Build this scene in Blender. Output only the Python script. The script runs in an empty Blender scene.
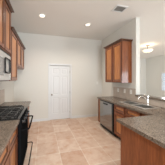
import bpy, bmesh, math, random
from mathutils import Vector
random.seed(4)
S = bpy.context.scene
COL = S.collection
PI = math.pi

# ------------------------------------------------------------------ camera
cd = bpy.data.cameras.new('camera'); cam = bpy.data.objects.new('camera', cd); COL.objects.link(cam)
cd.sensor_width = 36; cd.sensor_height = 36; cd.sensor_fit = 'HORIZONTAL'
cd.lens = 110/165*36
cd.shift_x = (82.5-71)/165
cd.shift_y = -(82.5-80)/165
cd.clip_start = 0.02
cam.location = (0, 0, 1.47)
cam.rotation_euler = (PI/2, 0, -math.radians(14.28))
S.camera = cam

# ------------------------------------------------------------------ world, daylight, exposure
S.view_settings.view_transform = 'Standard'
S.view_settings.look = 'None'
S.view_settings.exposure = 0.2
S.view_settings.gamma = 1.0
S.view_settings.use_curve_mapping = False
W = bpy.data.worlds.new('sky'); S.world = W; W.use_nodes = True
bg = W.node_tree.nodes['Background']
bg.inputs[0].default_value = (0.80, 0.90, 1.0, 1); bg.inputs[1].default_value = 0.75

def area(name, loc, size, rot, power, color, spread=180):
    l = bpy.data.lights.new(name, 'AREA'); l.shape = 'RECTANGLE'; l.size, l.size_y = size
    l.energy = power; l.color = color; l.spread = math.radians(spread)
    o = bpy.data.objects.new(name, l); COL.objects.link(o); o.location = loc; o.rotation_euler = rot
    return o
DAY = (0.84, 0.93, 1.0)
area('daylight_nook', (0.9, -2.42, 1.08), (1.75, 2.0), (PI/2, 0, 0), 105, DAY)
area('daylight_living', (6.3, -2.42, 1.08), (2.1, 2.0), (PI/2, 0, 0), 150, DAY)
area('daylight_dining', (7.58, 4.86, 1.36), (1.35, 1.05), (0, math.radians(74), 0), 66, DAY, 100)

def lamp_point(name, loc, power, color, radius=0.05):
    l = bpy.data.lights.new(name, 'POINT'); l.energy = power; l.color = color; l.shadow_soft_size = radius
    o = bpy.data.objects.new(name, l); COL.objects.link(o); o.location = loc
    return o
WARM = (1.0, 0.935, 0.84)
CEIL = 3.10

# ------------------------------------------------------------------ materials
def mat(name, color, rough=0.5, metal=0.0, spec=0.5, coat=0.0):
    m = bpy.data.materials.new(name); m.use_nodes = True
    b = m.node_tree.nodes['Principled BSDF']
    b.inputs['Base Color'].default_value = (*color, 1); b.inputs['Roughness'].default_value = rough
    b.inputs['Metallic'].default_value = metal; b.inputs['Specular IOR Level'].default_value = spec
    b.inputs['Coat Weight'].default_value = coat; b.inputs['Coat Roughness'].default_value = 0.10
    return m
def nodes(m): return m.node_tree.nodes, m.node_tree.links, m.node_tree.nodes['Principled BSDF']
def noise(m, scale, detail=3, stretch=(1, 1, 1), coord='Object', rough=0.5):
    N, L, b = nodes(m)
    tc = N.new('ShaderNodeTexCoord'); mp = N.new('ShaderNodeMapping'); mp.inputs['Scale'].default_value = stretch
    nz = N.new('ShaderNodeTexNoise'); nz.inputs['Scale'].default_value = scale; nz.inputs['Detail'].default_value = detail
    nz.inputs['Roughness'].default_value = rough
    L.new(tc.outputs[coord], mp.inputs[0]); L.new(mp.outputs[0], nz.inputs['Vector'])
    return nz
def ramp(m, src, stops):
    N, L, b = nodes(m)
    r = N.new('ShaderNodeValToRGB'); e = r.color_ramp.elements
    while len(e) < len(stops): e.new(0.5)
    for q, (p, c) in zip(e, stops): q.position = p; q.color = (*c, 1)
    L.new(src, r.inputs[0]); return r
def bump(m, src, strength, dist=0.01):
    N, L, b = nodes(m)
    k = N.new('ShaderNodeBump'); k.inputs['Strength'].default_value = strength; k.inputs['Distance'].default_value = dist
    L.new(src, k.inputs['Height']); L.new(k.outputs[0], b.inputs['Normal'])

def wood(name, dark, mid, light, rough=0.36):
    m = mat(name, mid, rough, spec=0.3, coat=0.45); N, L, b = nodes(m)
    n = noise(m, 9, 5, (6, 6, 0.55), rough=0.6)
    r = ramp(m, n.outputs[0], [(0.32, dark), (0.5, mid), (0.7, light)])
    L.new(r.outputs[0], b.inputs['Base Color']); bump(m, n.outputs[0], 0.08, 0.004)
    return m
M = {}
M['wood'] = wood('stained_maple', (0.155, 0.042, 0.012), (0.22, 0.062, 0.018), (0.29, 0.090, 0.027))
M['panel'] = wood('door_panel_veneer', (0.34, 0.115, 0.030), (0.46, 0.175, 0.052), (0.56, 0.235, 0.078))
M['crown'] = wood('stained_moulding_edge_shade', (0.060, 0.020, 0.009), (0.090, 0.030, 0.012), (0.125, 0.044, 0.018))  # crown wood, also used as painted shade on door and drawer edges
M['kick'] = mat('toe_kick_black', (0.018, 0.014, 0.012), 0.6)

def granite():
    m = mat('speckled_laminate', (0.25, 0.2, 0.16), 0.25, spec=0.4); N, L, b = nodes(m)
    n = noise(m, 85, 4, rough=0.7); n2 = noise(m, 14, 3)
    r = ramp(m, n.outputs[0], [(0.33, (0.055, 0.045, 0.038)), (0.46, (0.155, 0.122, 0.096)), (0.57, (0.25, 0.198, 0.158)), (0.7, (0.36, 0.30, 0.25))])
    r2 = ramp(m, n2.outputs[0], [(0.35, (0.82, 0.80, 0.78)), (0.65, (1, 1, 1))])
    mx = N.new('ShaderNodeMix'); mx.data_type = 'RGBA'; mx.blend_type = 'MULTIPLY'; mx.inputs[0].default_value = 1
    L.new(r.outputs[0], mx.inputs[6]); L.new(r2.outputs[0], mx.inputs[7]); L.new(mx.outputs[2], b.inputs['Base Color'])
    return m
M['granite'] = granite()

def paint(name, col, rough=0.85, bs=0.12):
    m = mat(name, col, rough, spec=0.25); n = noise(m, 60, 3); bump(m, n.outputs[0], bs, 0.004); return m
M['wall'] = paint('cream_wall_paint', (0.74, 0.725, 0.675))
M['ceil'] = paint('knockdown_ceiling_paint', (0.80, 0.78, 0.735), 0.9, 0.3)
M['white'] = mat('white_enamel', (0.74, 0.75, 0.755), 0.42)
M['plastic'] = mat('white_plastic', (0.85, 0.84, 0.80), 0.35)

def tiles(name, size, cols, grout, rot=0.0, gw=0.01, rough=0.35, swz=None):
    m = mat(name, cols[1], rough); N, L, b = nodes(m)
    tc = N.new('ShaderNodeTexCoord'); mp = N.new('ShaderNodeMapping')
    src = tc.outputs['Object']
    if swz:                       # vertical surface: use (y, z)
        sp = N.new('ShaderNodeSeparateXYZ'); cb = N.new('ShaderNodeCombineXYZ'); L.new(src, sp.inputs[0])
        L.new(sp.outputs[swz[0]], cb.inputs[0]); L.new(sp.outputs[swz[1]], cb.inputs[1]); src = cb.outputs[0]
    L.new(src, mp.inputs[0])
    mp.inputs['Rotation'].default_value = (0, 0, rot)
    mp.inputs['Location'].default_value = (0.13, 0.07, 0) if not swz else (0.0, 0.0, 0)
    br = N.new('ShaderNodeTexBrick'); br.offset = 0.0; br.squash = 1.0
    br.inputs['Scale'].default_value = 1.0; br.inputs['Brick Width'].default_value = size; br.inputs['Row Height'].default_value = size
    br.inputs['Mortar Size'].default_value = gw/2; br.inputs['Mortar Smooth'].default_value = 0.2; br.inputs['Bias'].default_value = 0.0
    br.inputs['Color1'].default_value = (*cols[0], 1); br.inputs['Color2'].default_value = (*cols[2], 1); br.inputs['Mortar'].default_value = (*grout, 1)
    L.new(mp.outputs[0], br.inputs['Vector'])
    n = noise(m, 5.5, 5, rough=0.65)
    r = ramp(m, n.outputs[0], [(0.3, cols[3]), (0.5, (1, 1, 1)), (0.72, cols[4])])
    mx = N.new('ShaderNodeMix'); mx.data_type = 'RGBA'; mx.blend_type = 'MULTIPLY'; mx.inputs[0].default_value = 1
    L.new(br.outputs['Color'], mx.inputs[6]); L.new(r.outputs[0], mx.inputs[7]); L.new(mx.outputs[2], b.inputs['Base Color'])
    iv = N.new('ShaderNodeMath'); iv.operation = 'SUBTRACT'; iv.inputs[0].default_value = 1; L.new(br.outputs['Fac'], iv.inputs[1])
    bump(m, iv.outputs[0], 0.35, 0.004)
    return m
M['floor'] = tiles('terracotta_floor_tile', 0.455, [(0.55, 0.365, 0.268), (0.5, 0.36, 0.26), (0.68, 0.52, 0.415), (0.88, 0.70, 0.60), (1.12, 1.20, 1.24)], (0.72, 0.62, 0.53), 0.0, 0.012, 0.4)
M['splash'] = tiles('taupe_backsplash_tile', 0.11, [(0.50, 0.42, 0.355), (0.43, 0.36, 0.3), (0.57, 0.48, 0.41), (0.9, 0.9, 0.9), (1.1, 1.1, 1.1)], (0.60, 0.53, 0.46), 0, 0.005, 0.35, (1, 2))

M['black'] = mat('black_enamel', (0.012, 0.012, 0.013), 0.18, spec=0.5)
M['matte'] = mat('matte_black_front', (0.011, 0.011, 0.012), 0.6, spec=0.0)
M['dwblack'] = mat('black_gloss_front', (0.015, 0.015, 0.016), 0.2, spec=0.5)
M['dwsteel'] = mat('dark_polished_steel', (0.36, 0.355, 0.345), 0.09, 1.0)
M['iron'] = mat('cast_iron', (0.022, 0.022, 0.023), 0.25, spec=0.7)
M['glassblk'] = mat('dark_glass', (0.008, 0.008, 0.009), 0.15, spec=0.15)
M['steel'] = mat('brushed_steel', (0.88, 0.87, 0.85), 0.38, 1.0)
M['bowlsteel'] = mat('satin_steel_bowl', (0.62, 0.61, 0.59), 0.32, 1.0)
M['chrome'] = mat('chrome', (0.80, 0.79, 0.77), 0.10, 1.0)
M['silver'] = mat('light_silver_front', (0.56, 0.55, 0.53), 0.33, 0.3)
M['mesh'] = mat('grey_mesh_window', (0.30, 0.29, 0.28), 0.2)
M['cook'] = mat('steel_cooktop', (0.30, 0.29, 0.28), 0.25, 0.9)
M['nickel'] = mat('satin_nickel', (0.30, 0.27, 0.235), 0.3, 1.0)
M['slot'] = mat('dark_slot', (0.03, 0.03, 0.03), 0.7)
M['louvre'] = mat('grey_vent_louvre', (0.50, 0.49, 0.46), 0.6)
M['ventback'] = mat('vent_shadow_box', (0.34, 0.33, 0.31), 0.8)
def emis(name, col, e, s):
    m = mat(name, col, 0.4); b = m.node_tree.nodes['Principled BSDF']
    b.inputs['Emission Color'].default_value = (*e, 1); b.inputs['Emission Strength'].default_value = s; return m
M['bulb'] = emis('lit_bulb', (0.9, 0.88, 0.8), (1.0, 0.90, 0.74), 1.3)
M['bowl'] = emis('lit_alabaster_glass', (0.9, 0.82, 0.68), (1.0, 0.86, 0.62), 0.75)
def glass():
    m = bpy.data.materials.new('window_glass'); m.use_nodes = True; N = m.node_tree.nodes; L = m.node_tree.links
    N.remove(N['Principled BSDF'])
    t = N.new('ShaderNodeBsdfTransparent'); g = N.new('ShaderNodeBsdfGlossy'); g.inputs['Roughness'].default_value = 0.02
    mx = N.new('ShaderNodeMixShader'); mx.inputs[0].default_value = 0.06
    L.new(t.outputs[0], mx.inputs[1]); L.new(g.outputs[0], mx.inputs[2]); L.new(mx.outputs[0], N['Material Output'].inputs[0])
    return m
M['glass'] = glass()

# ------------------------------------------------------------------ mesh helpers
def box(bm, a, b, bev=0.0, seg=2):
    x0, y0, z0 = [min(p, q) for p, q in zip(a, b)]; x1, y1, z1 = [max(p, q) for p, q in zip(a, b)]
    v = [bm.verts.new(p) for p in ((x0,y0,z0),(x1,y0,z0),(x1,y1,z0),(x0,y1,z0),(x0,y0,z1),(x1,y0,z1),(x1,y1,z1),(x0,y1,z1))]
    f = [bm.faces.new([v[i] for i in q]) for q in ((3,2,1,0),(4,5,6,7),(0,1,5,4),(1,2,6,5),(2,3,7,6),(3,0,4,7))]
    if bev:
        es = list({e for q in f for e in q.edges})
        bmesh.ops.bevel(bm, geom=es, offset=bev, segments=seg, affect='EDGES', profile=0.5)
def hexa(bm, lo, hi):     # lower and upper rectangles (x0,y0,x1,y1,z)
    v = []
    for (x0, y0, x1, y1, z) in (lo, hi):
        v += [bm.verts.new(p) for p in ((x0,y0,z),(x1,y0,z),(x1,y1,z),(x0,y1,z))]
    for q in ((3,2,1,0),(4,5,6,7),(0,1,5,4),(1,2,6,5),(2,3,7,6),(3,0,4,7)): bm.faces.new([v[i] for i in q])
def tube(bm, pts, r, seg=10, closed=False):
    pts = [Vector(p) for p in pts]; n = len(pts); rings = []
    rr = r if isinstance(r, (list, tuple)) else [r]*n
    up = None
    for i, p in enumerate(pts):
        if closed: t = pts[(i+1) % n]-pts[i-1]
        else: t = (pts[min(i+1, n-1)]-pts[max(i-1, 0)])
        t.normalize()
        if up is None:
            up = Vector((0,0,1)) if abs(t.z) < 0.9 else Vector((1,0,0))
        a = (up - t*up.dot(t)).normalized(); up = a; b = t.cross(a)
        rings.append([bm.verts.new(p + (a*math.cos(2*PI*k/seg)+b*math.sin(2*PI*k/seg))*rr[i]) for k in range(seg)])
    m = n if closed else n-1
    for i in range(m):
        A, B = rings[i], rings[(i+1) % n]
        for k in range(seg): bm.faces.new((A[k], A[(k+1)%seg], B[(k+1)%seg], B[k]))
    if not closed:
        bm.faces.new(rings[0][::-1]); bm.faces.new(rings[-1])
def lathe(bm, c, prof, seg=24, axis='z', cap=True):
    c = Vector(c); rings = []
    for (r, h) in prof:
        ring = []
        for k in range(seg):
            a, b = r*math.cos(2*PI*k/seg), r*math.sin(2*PI*k/seg)
            o = {'z': (a, b, h), 'x': (h, a, b), 'y': (b, h, a)}[axis]
            ring.append(bm.verts.new(c+Vector(o)))
        rings.append(ring)
    for A, B in zip(rings, rings[1:]):
        for k in range(seg): bm.faces.new((A[k], A[(k+1)%seg], B[(k+1)%seg], B[k]))
    if cap:
        bm.faces.new(rings[0][::-1]); bm.faces.new(rings[-1])
def panel_slab(bm, org, U, N, w, h, t, rects, d1=0.009, in1=0.012, raised=0.0, in2=0.03):
    """slab w x h x t; its front (at +N) carries recessed rectangles (u0,z0,u1,z1)"""
    org, U, N, Z = Vector(org), Vector(U), Vector(N), Vector((0,0,1))
    us = sorted({0, w} | {r[0] for r in rects} | {r[2] for r in rects})
    zs = sorted({0, h} | {r[1] for r in rects} | {r[3] for r in rects})
    P = lambda u, z, n: org+U*u+Z*z+N*n
    g = [[bm.verts.new(P(u, z, t)) for z in zs] for u in us]
    flip = U.cross(Z).dot(N) < 0
    panels, front = [], []
    for i in range(len(us)-1):
        for j in range(len(zs)-1):
            q = [g[i][j], g[i+1][j], g[i+1][j+1], g[i][j+1]]
            f = bm.faces.new(q[::-1] if flip else q); front.append(f)
            uc, zc = (us[i]+us[i+1])/2, (zs[j]+zs[j+1])/2
            for r in rects:
                if r[0] < uc < r[2] and r[1] < zc < r[3]: panels.append(f)
    be = [e for f in front for e in f.edges if len(e.link_faces) == 1]
    ex = bmesh.ops.extrude_edge_only(bm, edges=be)
    nv = [v for v in ex['geom'] if isinstance(v, bmesh.types.BMVert)]
    for v in nv: v.co -= N*t
    bk = [e for e in ex['geom'] if isinstance(e, bmesh.types.BMEdge) and len(e.link_faces) == 1]
    bmesh.ops.contextual_create(bm, geom=bk)
    for f in panels:
        f.normal_update()
        bmesh.ops.inset_individual(bm, faces=[f], thickness=in1, depth=0)
        for v in f.verts: v.co -= N*d1
        if raised:
            bmesh.ops.inset_individual(bm, faces=[f], thickness=in2, depth=0)
            for v in f.verts: v.co += N*raised
def wloc(o):
    p = Vector((0,0,0))
    while o: p += o.location; o = o.parent
    return p
def obj(name, bm, m, parent=None, smooth=False, loc=None):
    bmesh.ops.recalc_face_normals(bm, faces=bm.faces)
    off = wloc(parent) if parent else (Vector(loc) if loc else Vector((0,0,0)))
    bmesh.ops.translate(bm, verts=bm.verts, vec=-off)
    me = bpy.data.meshes.new(name); bm.to_mesh(me); bm.free()
    me.materials.append(M[m])
    if smooth:
        for p in me.polygons: p.use_smooth = True
        try: me.set_sharp_from_angle(angle=math.radians(40))
        except Exception: pass
    o = bpy.data.objects.new(name, me); COL.objects.link(o)
    if parent: o.parent = parent
    elif loc: o.location = loc
    return o
def B(name, a, b, m, parent=None, bev=0.0, loc=None):
    bm = bmesh.new(); box(bm, a, b, bev); return obj(name, bm, m, parent, loc=loc)
def tag(o, label, cat, group=None):
    o['label'] = label; o['category'] = cat
    if group: o['group'] = group
    return o
def thing(name, label, cat, loc, group=None):
    o = bpy.data.objects.new(name, None); o.empty_display_size = 0.1; COL.objects.link(o); o.location = loc
    return tag(o, label, cat, group)
def struct(name, boxes, m, parent=None):
    bm = bmesh.new()
    for a, b in boxes: box(bm, a, b)
    o = obj(name, bm, m, parent)
    if not parent: o['kind'] = 'structure'
    return o
def copy_tree(root, loc, label, deep=True):
    r = root.copy(); COL.objects.link(r); r.location = loc; r['label'] = label
    for ch in list(root.children):
        if ch.type not in ('MESH', 'EMPTY'): continue
        c = ch.copy(); COL.objects.link(c); c.parent = r
        for gch in list(ch.children):
            k = gch.copy(); COL.objects.link(k); k.parent = c
    return r

# ------------------------------------------------------------------ room shell
LW, RW, BW, RT = -0.95, 2.35, 4.08, 0.12       # left wall, right wall, back wall planes
DW, FW, NW = 7.64, 6.74, -2.5                  # dining right wall, dining far wall, rear wall
struct('floor', [((LW-0.15, NW-0.15, -0.1), (DW+0.15, FW+0.15, 0))], 'floor')
struct('ceiling', [((LW-0.15, NW-0.15, CEIL), (DW+0.15, FW+0.15, CEIL+0.12))], 'ceil')
struct('wall_left', [((LW-0.15, NW-0.15, 0), (LW, FW+0.15, CEIL))], 'wall')
DX0, DX1, DH = 0.245, 1.0, 2.01
struct('wall_back', [((LW, BW, 0), (DX0, BW+0.14, CEIL)), ((DX1, BW, 0), (RW, BW+0.14, CEIL)), ((DX0, BW, DH), (DX1, BW+0.14, CEIL)),
                     ((DX0, BW+0.12, 0), (DX1, BW+0.14, DH))], 'wall')
struct('wall_right', [((RW, 2.36, 0), (RW+RT, FW, CEIL))], 'wall')
struct('wall_passthrough', [((RW, 0.45, 0), (RW+RT, 2.36, 1.045))], 'wall')
struct('wall_dining_far', [((RW, FW, 0), (DW+0.15, FW+0.15, CEIL))], 'wall')
WY0, WY1, WZ0, WZ1 = 4.10, 5.62, 0.75, 1.95
struct('wall_dining_right', [((DW, NW-0.15, 0), (DW+0.15, WY0, CEIL)), ((DW, WY1, 0), (DW+0.15, FW, CEIL)),
                             ((DW, WY0, 0), (DW+0.15, WY1, WZ0)), ((DW, WY0, WZ1), (DW+0.15, WY1, CEIL))], 'wall')
struct('wall_rear', [((LW, NW-0.15, 0), (0.0, NW, CEIL)), ((1.8, NW-0.15, 0), (5.2, NW, CEIL)), ((7.4, NW-0.15, 0), (DW, NW, CEIL)),
                     ((0.0, NW-0.15, 2.1), (1.8, NW, CEIL)), ((5.2, NW-0.15, 2.1), (7.4, NW, CEIL))], 'wall')
for n, (x0, x1) in ((2, (0.0, 1.8)), (3, (5.2, 7.4))):
    xm = (x0+x1)/2
    f = struct('window_%d' % n, [((x0, NW-0.1, 0), (x0+0.06, NW-0.03, 2.1)), ((x1-0.06, NW-0.1, 0), (x1, NW-0.03, 2.1)), ((xm-0.04, NW-0.1, 0), (xm+0.04, NW-0.03, 2.1)),
                           ((x0+0.06, NW-0.1, 2.04), (x1-0.06, NW-0.03, 2.1)), ((x0+0.06, NW-0.1, 0), (x1-0.06, NW-0.03, 0.07))], 'white')
    B('pane', (x0+0.06, NW-0.075, 0.07), (x1-0.06, NW-0.07, 2.04), 'glass', f)
# dining window with muntins
f = struct('window_1', [((DW-0.02, WY0, WZ0), (DW+0.10, WY0+0.05, WZ1)), ((DW-0.02, WY1-0.05, WZ0), (DW+0.10, WY1, WZ1)),
                        ((DW-0.02, WY0+0.05, WZ1-0.05), (DW+0.10, WY1-0.05, WZ1)), ((DW-0.05, WY0+0.05, WZ0), (DW+0.10, WY1-0.05, WZ0+0.05)),
                        ((DW+0.03, WY0+0.05, 1.34), (DW+0.08, WY1-0.05, 1.39))] +
           [((DW+0.04, y-0.012, WZ0+0.05), (DW+0.07, y+0.012, WZ1-0.05)) for y in (4.46, 4.86, 5.26)] +
           [((DW+0.04, WY0+0.05, z-0.012), (DW+0.07, WY1-0.05, z+0.012)) for z in (1.08, 1.64)], 'white')
B('pane', (DW+0.052, WY0+0.05, WZ0+0.05), (DW+0.058, WY1-0.05, WZ1-0.05), 'glass', f)
# trim
struct('trim_1', [((RW-0.035, 0.45, 1.045), (RW+RT+0.06, 2.50 if False else 2.357, 1.09))], 'granite')
struct('baseboard_back', [((LW, BW-0.014, 0), (DX0-0.07, BW, 0.085)), ((DX1+0.07, BW-0.014, 0), (RW, BW, 0.085))], 'white')
struct('baseboard_right', [((RW-0.014, 3.305, 0), (RW, BW-0.014, 0.085))], 'white')
struct('baseboard_left', [((LW, 3.115, 0), (LW+0.014, BW-0.014, 0.085))], 'white')
struct('trim_2', [((RW-0.009, 2.36, 0.911), (RW, 3.305, 1.24)), ((RW-0.009, 0.47, 0.911), (RW, 2.359, 1.044))], 'splash')
struct('trim_3', [((LW, 0.86, 0.911), (LW+0.009, 3.11, 1.24))], 'splash')

# six panel door in the back wall
bm = bmesh.new(); w, h = DX1-DX0-0.012, DH-0.016
cols = ((0.095, w/2-0.045), (w/2+0.045, w-0.095)); rows = ((0.21, 0.80), (0.93, 1.60), (1.69, 1.895))
panel_slab(bm, (DX0+0.006, BW+0.055, 0.008), (1,0,0), (0,-1,0), w, h, 0.04, [(c[0], r[0], c[1], r[1]) for c in cols for r in rows], 0.012, 0.014, 0.008, 0.035)
dr = obj('door_1', bm, 'white'); dr['kind'] = 'structure'
c = 0.062
B('casing', (DX0-c, BW-0.018, 0), (DX0, BW-0.001, DH+c), 'white', dr, 0.004)
B('casing', (DX1, BW-0.018, 0), (DX1+c, BW-0.001, DH+c), 'white', dr, 0.004)
B('casing', (DX0, BW-0.018, DH), (DX1, BW-0.001, DH+c), 'white', dr, 0.004)
bm = bmesh.new(); lathe(bm, (DX0+0.07, BW+0.015, 0.93), [(0.03, 0), (0.03, -0.008), (0.012, -0.012), (0.012, -0.035), (0.026, -0.045), (0.029, -0.058), (0.02, -0.072), (0.004, -0.075)], 16, 'y')
k = obj('door_knob', bm, 'nickel', dr, True); k['label'] = 'satin nickel knob'
for z in (0.25, 1.0, 1.78): B('hinge', (DX1-0.008, BW-0.004, z-0.045), (DX1+0.004, BW+0.014, z+0.045), 'nickel', dr)

# ------------------------------------------------------------------ cabinets
def crown(parent, x0, y0, x1, y1, z0, z1, ex, ey0, ey1, m='wood'):
    bm = bmesh.new()
    fx = lambda s, k: ((x0+min(ex, 0)*k), (y0-ey0*k), (x1+max(ex, 0)*k), (y1+ey1*k), s)
    H = z1-z0
    hexa(bm, fx(z0, 0.25), fx(z0+H*0.25, 0.25)); hexa(bm, fx(z0+H*0.25, 0.3), fx(z0+H*0.75, 0.9)); hexa(bm, fx(z0+H*0.75, 1.0), fx(z1, 1.0))
    return obj('crown_moulding', bm, 'crown', parent)
def cab_front(parent, name, xf, side, y0, y1, z0, z1, fr=0.058, t=0.019):
    """door / drawer front on the plane x=xf; side=+1 faces +x, -1 faces -x"""
    bm = bmesh.new(); w, h = y1-y0, z1-z0
    panel_slab(bm, (xf, y0, z0), (0,1,0), (side,0,0), w, h, t, [(fr, fr, w-fr, h-fr)], 0.012, 0.018)
    o = obj(name, bm, 'wood', parent); o.data.materials.append(M['panel'])
    big = [p for p in o.data.polygons if abs(p.normal.x) > 0.99 and abs(p.center.x + wloc(parent).x - (xf+side*(t-0.012))) < 1e-4]
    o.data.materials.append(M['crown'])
    for p in o.data.polygons:                      # shadow lines painted in dark wood on edges and the inner profile
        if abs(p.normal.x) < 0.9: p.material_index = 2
    for p in big: p.material_index = 1
    return o
def wall_cab(label, side, xb, xf, y0, y1, z0, z1, zc, ndoors, ey0=0.0, ey1=0.0, group=None):
    t = thing('wall_cabinet', label, 'cabinet', ((xb+xf)/2, (y0+y1)/2, z0), group)
    z1 = zc-0.046
    B('cabinet_body', (xb, y0, z0), (xf, y1, z1), 'wood', t, 0.002)
    g = 0.026; w = (y1-y0-g*(ndoors-1)-0.03)/ndoors
    for i in range(ndoors):
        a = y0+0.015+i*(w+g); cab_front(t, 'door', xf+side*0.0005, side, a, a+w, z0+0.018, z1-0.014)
    if side > 0: crown(t, xb, y0, xf+0.0195, y1, zc-0.045, zc, 0.045, ey0, ey1)
    else: crown(t, xf-0.0195, y0, xb, y1, zc-0.045, zc, -0.045, ey0, ey1)
    return t
X = LW+0.001
wall_cab('tall wall cabinet directly above the microwave, with the highest crown moulding', 1, X, -0.64, 1.69, 2.449, 1.975, 2.80, 2.875, 2, 0.0, 0.05)
wall_cab('wall cabinet just beyond the microwave, hanging lower than its neighbours', 1, X, -0.64, 2.452, 2.995, 1.45, 2.47, 2.55, 1)
wall_cab('short wall cabinet over the empty refrigerator space, next to the back wall', 1, X, -0.64, 2.998, 4.03, 1.82, 2.47, 2.55, 2, 0.0, 0.04)
wall_cab('reddish brown two-door wall cabinet with crown, above the sink-side counter', -1, RW-0.001, 2.04, 2.50, 3.30, 1.395, 2.48, 2.56, 2, 0.04, 0.04)

def base_cab(name, label, side, xb, xf, y0, y1, fronts, open_top=False):
    t = thing(name, label, 'cabinet', ((xb+xf)/2, (y0+y1)/2, 0))
    if open_top:
        bm = bmesh.new(); k = 0.018; xa, xc = min(xb, xf), max(xb, xf)
        box(bm, (xa, y0, 0.10), (xa+k, y1, 0.868)); box(bm, (xc-k, y0, 0.10), (xc, y1, 0.868))
        box(bm, (xa+k, y0, 0.10), (xc-k, y0+k, 0.868)); box(bm, (xa+k, y1-k, 0.10), (xc-k, y1, 0.868)); box(bm, (xa+k, y0+k, 0.10), (xc-k, y1-k, 0.118))
        obj('cabinet_body', bm, 'wood', t)
    else: B('cabinet_body', (xb, y0, 0.10), (xf, y1, 0.868), 'wood', t, 0.002)
    B('toe_kick', (xb, y0+0.002, 0.0), (xf-side*0.07, y1-0.002, 0.10), 'kick', t)
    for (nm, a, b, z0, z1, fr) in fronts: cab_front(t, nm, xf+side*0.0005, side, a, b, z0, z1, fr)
    return t
# left, nearest
base_cab('base_cabinet', 'honey brown base cabinet with drawers in the near left corner, beside the range', 1, X, -0.365, 0.87, 1.692,
         [('drawer', 1.292, 1.672, 0.70, 0.85, 0.035), ('drawer', 0.89, 1.28, 0.70, 0.85, 0.035), ('door', 1.292, 1.672, 0.125, 0.68, 0.058), ('door', 0.89, 1.28, 0.125, 0.68, 0.058)])
base_cab('base_cabinet', 'base cabinet beyond the range, at the end of the left counter', 1, X, -0.365, 2.448, 3.085,
         [('drawer', 2.47, 3.06, 0.70, 0.85, 0.035), ('door', 2.47, 2.76, 0.125, 0.68, 0.055), ('door', 2.77, 3.06, 0.125, 0.68, 0.055)])
# right run
XF = 1.77
t = thing('end_panel', 'narrow brown wood end panel closing the counter run beyond the dishwasher', 'cabinet panel', (2.05, 3.21, 0))
B('panel_board', (XF, 3.145, 0.10), (RW-0.012, 3.285, 0.868), 'wood', t, 0.002); B('toe_kick', (XF+0.06, 3.15, 0), (RW-0.016, 3.28, 0.10), 'kick', t)
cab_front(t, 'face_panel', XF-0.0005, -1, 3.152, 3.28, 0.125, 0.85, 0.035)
base_cab('sink_cabinet', 'brown sink base cabinet with two drawer fronts over doors, beside the dishwasher', -1, RW-0.012, XF, 1.645, 2.452,
         [('drawer_front', 2.072, 2.432, 0.705, 0.85, 0.035), ('drawer_front', 1.665, 2.035, 0.705, 0.85, 0.035), ('door', 2.072, 2.432, 0.125, 0.672, 0.058), ('door', 1.665, 2.035, 0.125, 0.672, 0.058)], True)
t = thing('corner_cabinet', 'plain brown corner cabinet joining the sink cabinet to the peninsula', 'cabinet', (2.05, 1.5, 0))
B('cabinet_body', (XF, 1.352, 0.10), (RW-0.012, 1.642, 0.868), 'wood', t); B('toe_kick', (XF+0.07, 1.36, 0), (RW-0.016, 1.64, 0.10), 'kick', t)
# peninsula with plain end panel
t = thing('peninsula_cabinet', 'dark reddish brown peninsula cabinet with plain end panel in the near right corner', 'cabinet', (1.7, 0.93, 0))
B('cabinet_body', (1.085, 0.52, 0.10), (RW-0.012, 1.335, 0.868), 'wood', t)
B('toe_kick', (1.10, 0.53, 0), (RW-0.016, 1.26, 0.10), 'kick', t)
B('end_panel', (1.064, 0.51, 0.0), (1.0845, 1.337, 0.868), 'wood', t, 0.002)
for a, b in ((1.10, 1.42), (1.43, 1.75)):
    bm = bmesh.new(); panel_slab(bm, (a, 1.3355, 0.125), (1,0,0), (0,1,0), b-a, 0.555, 0.012, [(0.055, 0.055, b-a-0.055, 0.50)], 0.007, 0.01); obj('door', bm, 'wood', t)
    bm = bmesh.new(); panel_slab(bm, (a, 1.3355, 0.70), (1,0,0), (0,1,0), b-a, 0.15, 0.012, [(0.035, 0.035, b-a-0.035, 0.115)], 0.007, 0.01); obj('drawer', bm, 'wood', t)

# ------------------------------------------------------------------ countertops
ZC0, ZC1 = 0.87, 0.91
def slab(name, label, a, b):
    bm = bmesh.new(); box(bm, (*a, ZC0), (*b, ZC1), 0.006)
    return tag(obj(name, bm, 'granite', loc=((a[0]+b[0])/2, (a[1]+b[1])/2, ZC0)), label, 'countertop')
slab('countertop', 'tan speckled countertop in the near left corner, before the range', (LW+0.0005, 0.86), (-0.32, 1.692))
slab('countertop', 'tan speckled countertop beyond the range, ending at the refrigerator space', (LW+0.0005, 2.448), (-0.315, 3.11))
# U-shaped right counter with two sink cut-outs
SX0, SX1 = 1.93, 2.20
BY = ((2.085, 2.40), (1.71, 2.035))
bm = bmesh.new()
def poly_counter(bm):
    xs = [1.03, 1.73, SX0, SX1, RW-0.0005]; ys = [0.49, 1.385, BY[1][0], BY[1][1], BY[0][0], BY[0][1], 3.30]
    top, bot = {}, {}
    def V(d, i, j, z):
        if (i, j) not in d: d[(i, j)] = bm.verts.new((xs[i], ys[j], z))
        return d[(i, j)]
    for i in range(4):
        for j in range(6):
            if i == 0 and j > 0: continue
            if i == 2 and j in (2, 4): continue
            q = ((i,j),(i+1,j),(i+1,j+1),(i,j+1))
            bm.faces.new([V(top, a, b, ZC1) for a, b in q]); bm.faces.new([V(bot, a, b, ZC0) for a, b in q][::-1])
    inv = {v: k for k, v in top.items()}
    for e in [e for e in bm.edges if e.verts[0] in inv and e.verts[1] in inv and len(e.link_faces) == 1]:
        a, b = inv[e.verts[0]], inv[e.verts[1]]
        bm.faces.new([top[a], top[b], bot[b], bot[a]])
poly_counter(bm)
tag(obj('countertop', bm, 'granite', loc=(2.0, 1.6, ZC0)), 'grey-brown speckled countertop on the right, holding the sink and turning along the peninsula', 'countertop')

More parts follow.
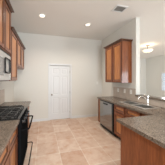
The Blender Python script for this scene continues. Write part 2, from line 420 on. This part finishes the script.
# sink
t = thing('double_sink', 'stainless steel double bowl sink set into the right countertop', 'sink', ((SX0+SX1)/2, 2.06, ZC1))
bm = bmesh.new()
xs = [SX0-0.05, SX0+0.006, SX1-0.006, SX1+0.075]; ys = [BY[1][0]-0.03, BY[1][0]+0.006, BY[1][1]-0.006, BY[0][0]+0.006, BY[0][1]-0.006, BY[0][1]+0.03]
for i in range(3):
    for j in range(5):
        if i == 1 and j in (1, 3): continue
        box(bm, (xs[i], ys[j], ZC1+0.0005), (xs[i+1], ys[j+1], ZC1+0.006))
bmesh.ops.remove_doubles(bm, verts=bm.verts, dist=0.0005)
obj('rim', bm, 'steel', t)
for (a, b) in BY:
    bm = bmesh.new(); k = 0.0065; z = ZC1+0.004
    lo = [(SX0+k+0.02, a+k+0.02), (SX1-k-0.02, a+k+0.02), (SX1-k-0.02, b-k-0.02), (SX0+k+0.02, b-k-0.02)]
    hi = [(SX0+k, a+k), (SX1-k, a+k), (SX1-k, b-k), (SX0+k, b-k)]
    vt = [bm.verts.new((x, y, z)) for x, y in hi]; vb = [bm.verts.new((x, y, z-0.04+0.0)) for x, y in lo]
    vt2 = [bm.verts.new((x, y, 0.775)) for x, y in hi]
    vb2 = [bm.verts.new((x, y, 0.760)) for x, y in lo]
    bm.verts.index_update()
    for v in vb: bm.verts.remove(v)
    for q in range(4): bm.faces.new((vt[q], vt[(q+1)%4], vt2[(q+1)%4], vt2[q])); bm.faces.new((vt2[q], vt2[(q+1)%4], vb2[(q+1)%4], vb2[q]))
    bm.faces.new(vb2)
    bw = obj('bowl', bm, 'bowlsteel', t)
    bm = bmesh.new(); lathe(bm, ((SX0+SX1)/2, (a+b)/2, 0.7605), [(0.042, 0), (0.042, 0.003), (0.03, 0.004), (0.028, 0.001)], 18); obj('drain', bm, 'chrome', bw, True)

# faucet: base plate, leaning body with pull-out spout, lever handle
fx, fy, fz = 2.235, 1.93, ZC1+0.0065
t = thing('faucet', 'chrome single-lever faucet with long spout, standing behind the sink', 'faucet', (fx, fy, fz))
bm = bmesh.new(); box(bm, (fx-0.027, fy-0.10, fz), (fx+0.027, fy+0.10, fz+0.012), 0.005); obj('base_plate', bm, 'chrome', t)
bm = bmesh.new(); lathe(bm, (fx, fy, fz+0.0125), [(0.028, 0), (0.026, 0.015), (0.019, 0.03), (0.018, 0.15), (0.020, 0.185), (0.016, 0.20), (0.006, 0.205)], 20); obj('body', bm, 'chrome', t, True)
bm = bmesh.new(); tube(bm, [(fx-0.012, fy, fz+0.10), (fx-0.05, fy+0.012, fz+0.15), (fx-0.10, fy+0.03, fz+0.185), (fx-0.15, fy+0.045, fz+0.188), (fx-0.185, fy+0.055, fz+0.168), (fx-0.195, fy+0.058, fz+0.14)], [0.012, 0.012, 0.012, 0.012, 0.013, 0.013], 12); obj('spout', bm, 'chrome', t, True)
bm = bmesh.new(); tube(bm, [(fx, fy, fz+0.208), (fx-0.02, fy+0.02, fz+0.222), (fx-0.05, fy+0.06, fz+0.232)], [0.009, 0.007, 0.008], 10); obj('lever', bm, 'chrome', t, True)

# ------------------------------------------------------------------ range
RY0, RY1 = 1.697, 2.443
t = thing('gas_range', 'black freestanding gas range with grates, set between the left counters', 'range', (-0.63, 2.07, 0))
xf = -0.345
B('body', (LW+0.012, RY0, 0.09), (xf, RY1, 0.895), 'matte', t, 0.003)
B('toe_base', (LW+0.03, RY0+0.02, 0), (xf-0.06, RY1-0.02, 0.09), 'kick', t)
ct = B('cooktop', (LW+0.012, RY0, 0.8955), (xf+0.02, RY1, 0.917), 'black', t, 0.006)
B('back_rail', (LW+0.012, RY0, 0.9175), (LW+0.06, RY1, 0.96), 'black', t, 0.004)
ym = (RY0+RY1)/2
for (bx, by, br) in ((-0.50, RY0+0.17, 0.05), (-0.50, RY1-0.17, 0.045), (-0.76, RY0+0.17, 0.04), (-0.76, RY1-0.17, 0.05), (-0.63, ym, 0.042)):
    bm = bmesh.new(); lathe(bm, (bx, by, 0.9175), [(br*1.35, 0), (br*1.3, 0.006), (br*0.95, 0.008), (br*0.95, 0.016), (br*0.85, 0.020), (0.004, 0.021)], 20)
    obj('burner', bm, 'iron', t, True)
gw = (RY1-RY0-0.05)/3
for i in range(3):
    a = RY0+0.02+i*(gw+0.005); b = a+gw; bm = bmesh.new(); s = 0.007; z0, z1 = 0.945, 0.960
    x0, x1 = -0.865, -0.385
    for y in (a+s, b-s): box(bm, (x0, y-s, z0), (x1, y+s, z1), 0.003)
    for x in (x0+s, -0.625, x1-s): box(bm, (x-s, a, z0), (x+s, b, z1), 0.003)
    box(bm, (x0, (a+b)/2-s, z0), (x0+0.17, (a+b)/2+s, z1+0.004), 0.003); box(bm, (x1-0.17, (a+b)/2-s, z0), (x1, (a+b)/2+s, z1+0.004), 0.003)
    box(bm, (-0.70, (a+b)/2-s, z0), (-0.55, (a+b)/2+s, z1+0.004), 0.003)
    for x in (-0.50, -0.76):
        box(bm, (x-s, a, z0), (x+s, a+0.07, z1+0.004), 0.003); box(bm, (x-s, b-0.07, z0), (x+s, b, z1+0.004), 0.003)
    for x in (x0+s, x1-s):
        for y in (a+s, b-s): box(bm, (x-s, y-s, 0.9175), (x+s, y+s, z0+0.002))
    obj('grate', bm, 'iron', t)
bm = bmesh.new()
hexa(bm, (xf+0.0005, RY0, xf+0.05, RY1, 0.79), (xf+0.0005, RY0, xf+0.03, RY1, 0.895)); cp = obj('control_panel', bm, 'matte', t)
for i in range(5):
    y = RY0+0.09+i*(RY1-RY0-0.18)/4
    bm = bmesh.new(); lathe(bm, (xf+0.041, y, 0.845), [(0.027, 0), (0.027, 0.006), (0.022, 0.010), (0.020, 0.030), (0.016, 0.034), (0.003, 0.035)], 18, 'x'); box(bm, (xf+0.060, y-0.004, 0.826), (xf+0.082, y+0.004, 0.864), 0.002)
    kn = obj('knob', bm, 'black', t, True)
od = B('oven_door', (xf+0.0005, RY0+0.004, 0.265), (xf+0.042, RY1-0.004, 0.785), 'matte', t, 0.004)
B('window', (xf+0.0422, RY0+0.13, 0.36), (xf+0.0445, RY1-0.13, 0.64), 'matte', od)
def bar_handle(parent, z, out, r, y0, y1, x0):
    bm = bmesh.new()
    tube(bm, [(x0, y0, z-0.005), (x0+out*0.7, y0+0.004, z), (x0+out, y0+0.035, z+0.003), (x0+out, (y0+y1)/2, z+0.003), (x0+out, y1-0.035, z+0.003), (x0+out*0.7, y1-0.004, z), (x0, y1, z-0.005)], r, 10)
    return obj('handle', bm, 'matte', parent, True)
bar_handle(od, 0.735, 0.10, 0.013, RY0+0.05, RY1-0.05, xf+0.0425)
sd = B('storage_drawer', (xf+0.0005, RY0+0.004, 0.09), (xf+0.036, RY1-0.004, 0.258), 'matte', t, 0.004)
bar_handle(sd, 0.19, 0.10, 0.008, RY0+0.03, RY1-0.03, xf+0.0365)

# ------------------------------------------------------------------ microwave
t = thing('microwave', 'light silver over-the-range microwave with black loop handle, above the black range', 'microwave', (-0.74, 2.07, 1.45))
mf = -0.655; MY0, MY1, MZ0, MZ1 = 1.70, 2.444, 1.462, 1.970
B('housing', (LW+0.001, MY0, MZ0), (mf, MY1, MZ1), 'silver', t, 0.003)
B('bottom_trim', (LW+0.02, MY0+0.01, MZ0-0.012), (mf-0.003, MY1-0.01, MZ0-0.0005), 'crown', t)
B('vent_grille', (mf+0.0005, MY0+0.004, 1.938), (mf+0.018, MY1-0.004, 1.966), 'slot', t, 0.002)
md = B('door', (mf+0.0005, MY0+0.004, MZ0+0.006), (mf+0.028, 2.362, 1.932), 'silver', t, 0.004)
B('window', (mf+0.0285, MY0+0.07, MZ0+0.08), (mf+0.030, 2.03, 1.83), 'mesh', md)
bm = bmesh.new(); hx = mf+0.040
tube(bm, [(hx, 2.09, 1.60), (hx, 2.31, 1.60), (hx, 2.335, 1.625), (hx, 2.335, 1.825), (hx, 2.31, 1.85), (hx, 2.09, 1.85), (hx, 2.065, 1.825), (hx, 2.065, 1.625)], 0.015, 10, True)
for yy in (2.09, 2.31):
    for z_ in (1.60, 1.85): tube(bm, [(mf+0.0285, yy, z_), (hx, yy, z_)], 0.010, 8)
h = obj('handle', bm, 'black', md, True); h['label'] = 'black loop handle'
kp = B('control_panel', (mf+0.0005, 2.366, MZ0+0.006), (mf+0.026, MY1-0.004, 1.932), 'silver', t, 0.004)
B('display', (mf+0.0262, 2.376, 1.81), (mf+0.0275, MY1-0.014, 1.865), 'glassblk', kp)
bm = bmesh.new()
for i in range(3):
    for j in range(5): box(bm, (mf+0.0262, 2.376+i*0.019, 1.52+j*0.052), (mf+0.0285, 2.376+i*0.019+0.015, 1.52+j*0.052+0.034))
obj('keypad', bm, 'plastic', kp)

# ------------------------------------------------------------------ dishwasher
t = thing('dishwasher', 'dark glossy steel dishwasher with black trim, built in under the right counter', 'dishwasher', (2.05, 2.8, 0))
dx = 1.765; Y0, Y1 = 2.462, 3.138
B('tub', (dx+0.002, Y0, 0.11), (RW-0.02, Y1, 0.864), 'slot', t)
d = B('door', (dx-0.03, Y0+0.055, 0.125), (dx+0.0015, Y1-0.012, 0.832), 'dwsteel', t, 0.004)
B('side_trim', (dx-0.026, Y0+0.002, 0.125), (dx+0.0015, Y0+0.054, 0.860), 'dwblack', t, 0.003)
B('top_trim', (dx-0.028, Y0+0.055, 0.833), (dx+0.0015, Y1-0.004, 0.860), 'dwblack', t, 0.003)
bm = bmesh.new(); box(bm, (dx-0.044, 2.72, 0.765), (dx-0.0302, 2.93, 0.805), 0.005); obj('handle', bm, 'dwblack', d)
B('kick_plate', (dx+0.04, Y0+0.004, 0.0), (dx+0.06, Y1-0.004, 0.11), 'kick', t)

# ------------------------------------------------------------------ electrical plates
def outlet(y, z, label, side='right', switch=False):
    x = RW-0.0095
    t = thing('wall_outlet', label, 'outlet', (x, y, z), 'outlets on the taupe tile backsplash')
    B('cover_plate', (x-0.006, y-0.038, z-0.058), (x, y+0.038, z+0.058), 'plastic', t, 0.002)
    for dz in (-0.024, 0.024):
        s = B('socket', (x-0.0085, y-0.017, z+dz-0.015), (x-0.0062, y+0.017, z+dz+0.015), 'plastic', t, 0.001)
        bm = bmesh.new()
        for q in (-0.006, 0.006): box(bm, (x-0.0092, y+q-0.0015, z+dz-0.006), (x-0.0086, y+q+0.0015, z+dz+0.006))
        obj('slot', bm, 'slot', s)
    return t
o1 = outlet(3.05, 1.145, 'white outlet on the backsplash, farthest from the sink')
copy_tree(o1, (RW-0.0095, 2.76, 1.145), 'white outlet on the backsplash, middle of the three under the cabinet')
copy_tree(o1, (RW-0.0095, 2.52, 1.145), 'white outlet on the backsplash, nearest the sink and the wall end')
t = thing('light_switch', 'small white light switch on the back wall, left of the right-hand cabinets', 'switch', (2.14, BW-0.001, 1.35))
B('cover_plate', (2.102, BW-0.007, 1.292), (2.178, BW-0.001, 1.408), 'plastic', t, 0.002); B('toggle', (2.134, BW-0.018, 1.34), (2.146, BW-0.0072, 1.366), 'plastic', t, 0.002)

# ------------------------------------------------------------------ ceiling fittings
def can(x, y, label):
    t = thing('recessed_light', label, 'ceiling light', (x, y, CEIL), 'recessed ceiling lights')
    bm = bmesh.new(); lathe(bm, (x, y, CEIL), [(0.068, -0.0005), (0.096, -0.0005), (0.094, -0.009), (0.072, -0.007), (0.066, -0.004)], 28, cap=False); obj('trim_ring', bm, 'plastic', t, True)
    bm = bmesh.new(); lathe(bm, (x, y, CEIL), [(0.064, -0.0005), (0.064, -0.005), (0.03, -0.014), (0.002, -0.016)], 24); obj('bulb', bm, 'bulb', t, True)
    return t
c1 = can(-0.02, 2.88, 'recessed ceiling light on the left, nearer the tall wall cabinets')
copy_tree(c1, (1.28, 3.02, CEIL), 'recessed ceiling light near the middle, closer to the air vent')
for i, (x, y) in enumerate(((-0.02, 2.88), (1.28, 3.02), (0.0, 0.6), (1.3, 0.6))):  # last two spots are added fill near the camera, without fixtures
    l = bpy.data.lights.new('can_and_fill_glow', 'SPOT'); l.energy = 56; l.color = WARM; l.spot_size = math.radians(150); l.spot_blend = 0.9; l.shadow_soft_size = 0.06
    o = bpy.data.objects.new('can_and_fill_glow', l); COL.objects.link(o); o.location = (x, y, CEIL-0.03)
t = thing('air_vent', 'white louvred air vent in the ceiling above the right wall', 'vent', (1.70, 2.165, CEIL))
vx0, vx1, vy0, vy1 = 1.555, 1.845, 2.055, 2.27
bm = bmesh.new(); zz = (CEIL-0.012, CEIL-0.0005); e = 0.028
for a, b in (((vx0, vy0), (vx1, vy0+e)), ((vx0, vy1-e), (vx1, vy1)), ((vx0, vy0+e), (vx0+e, vy1-e)), ((vx1-e, vy0+e), (vx1, vy1-e))): box(bm, (*a, zz[0]), (*b, zz[1]))
obj('frame', bm, 'white', t)
B('backing', (vx0+e, vy0+e, CEIL-0.003), (vx1-e, vy1-e, CEIL-0.0008), 'ventback', t)
bm = bmesh.new(); n = 7
for i in range(n):
    y = vy0+e+0.012+i*(vy1-vy0-2*e-0.024)/(n-1)
    v = [bm.verts.new(p) for p in ((vx0+e, y-0.008, CEIL-0.0125), (vx1-e, y-0.008, CEIL-0.0125), (vx1-e, y+0.004, CEIL-0.0035), (vx0+e, y+0.004, CEIL-0.0035))]
    bm.faces.new(v)
    w2 = [bm.verts.new(q.co+Vector((0, 0.0015, 0.0))) for q in v]; bm.faces.new(w2[::-1])
    for q in range(4): bm.faces.new((v[q], w2[q], w2[(q+1)%4], v[(q+1)%4]))
obj('louvre', bm, 'louvre', t)

# flush ceiling lamp in the dining room
lx, ly = 4.74, 4.10
t = thing('ceiling_lamp', 'glowing alabaster bowl ceiling lamp in the room beyond the pass-through', 'ceiling lamp', (lx, ly, CEIL))
bm = bmesh.new(); lathe(bm, (lx, ly, CEIL), [(0.08, -0.0005), (0.085, -0.015), (0.07, -0.03), (0.015, -0.035), (0.012, -0.10), (0.012, -0.23)], 24); obj('canopy', bm, 'nickel', t, True)
bm = bmesh.new()
prof = [(0.205, -0.125), (0.20, -0.15), (0.175, -0.19), (0.13, -0.22), (0.07, -0.24), (0.012, -0.245), (0.012, -0.238), (0.07, -0.232), (0.127, -0.212), (0.17, -0.183), (0.195, -0.147), (0.198, -0.125)]
lathe(bm, (lx, ly, CEIL-0.10), prof, 32, cap=False); obj('glass_bowl', bm, 'bowl', t, True)
bm = bmesh.new(); lathe(bm, (lx, ly, CEIL-0.10), [(0.011, -0.131), (0.011, -0.2455), (0.02, -0.25), (0.012, -0.265), (0.003, -0.28)], 14); obj('finial', bm, 'nickel', t, True)
lamp_point('ceiling_lamp_glow', (lx, ly, CEIL-0.19), 3.5, (1.0, 0.82, 0.62), 0.06)
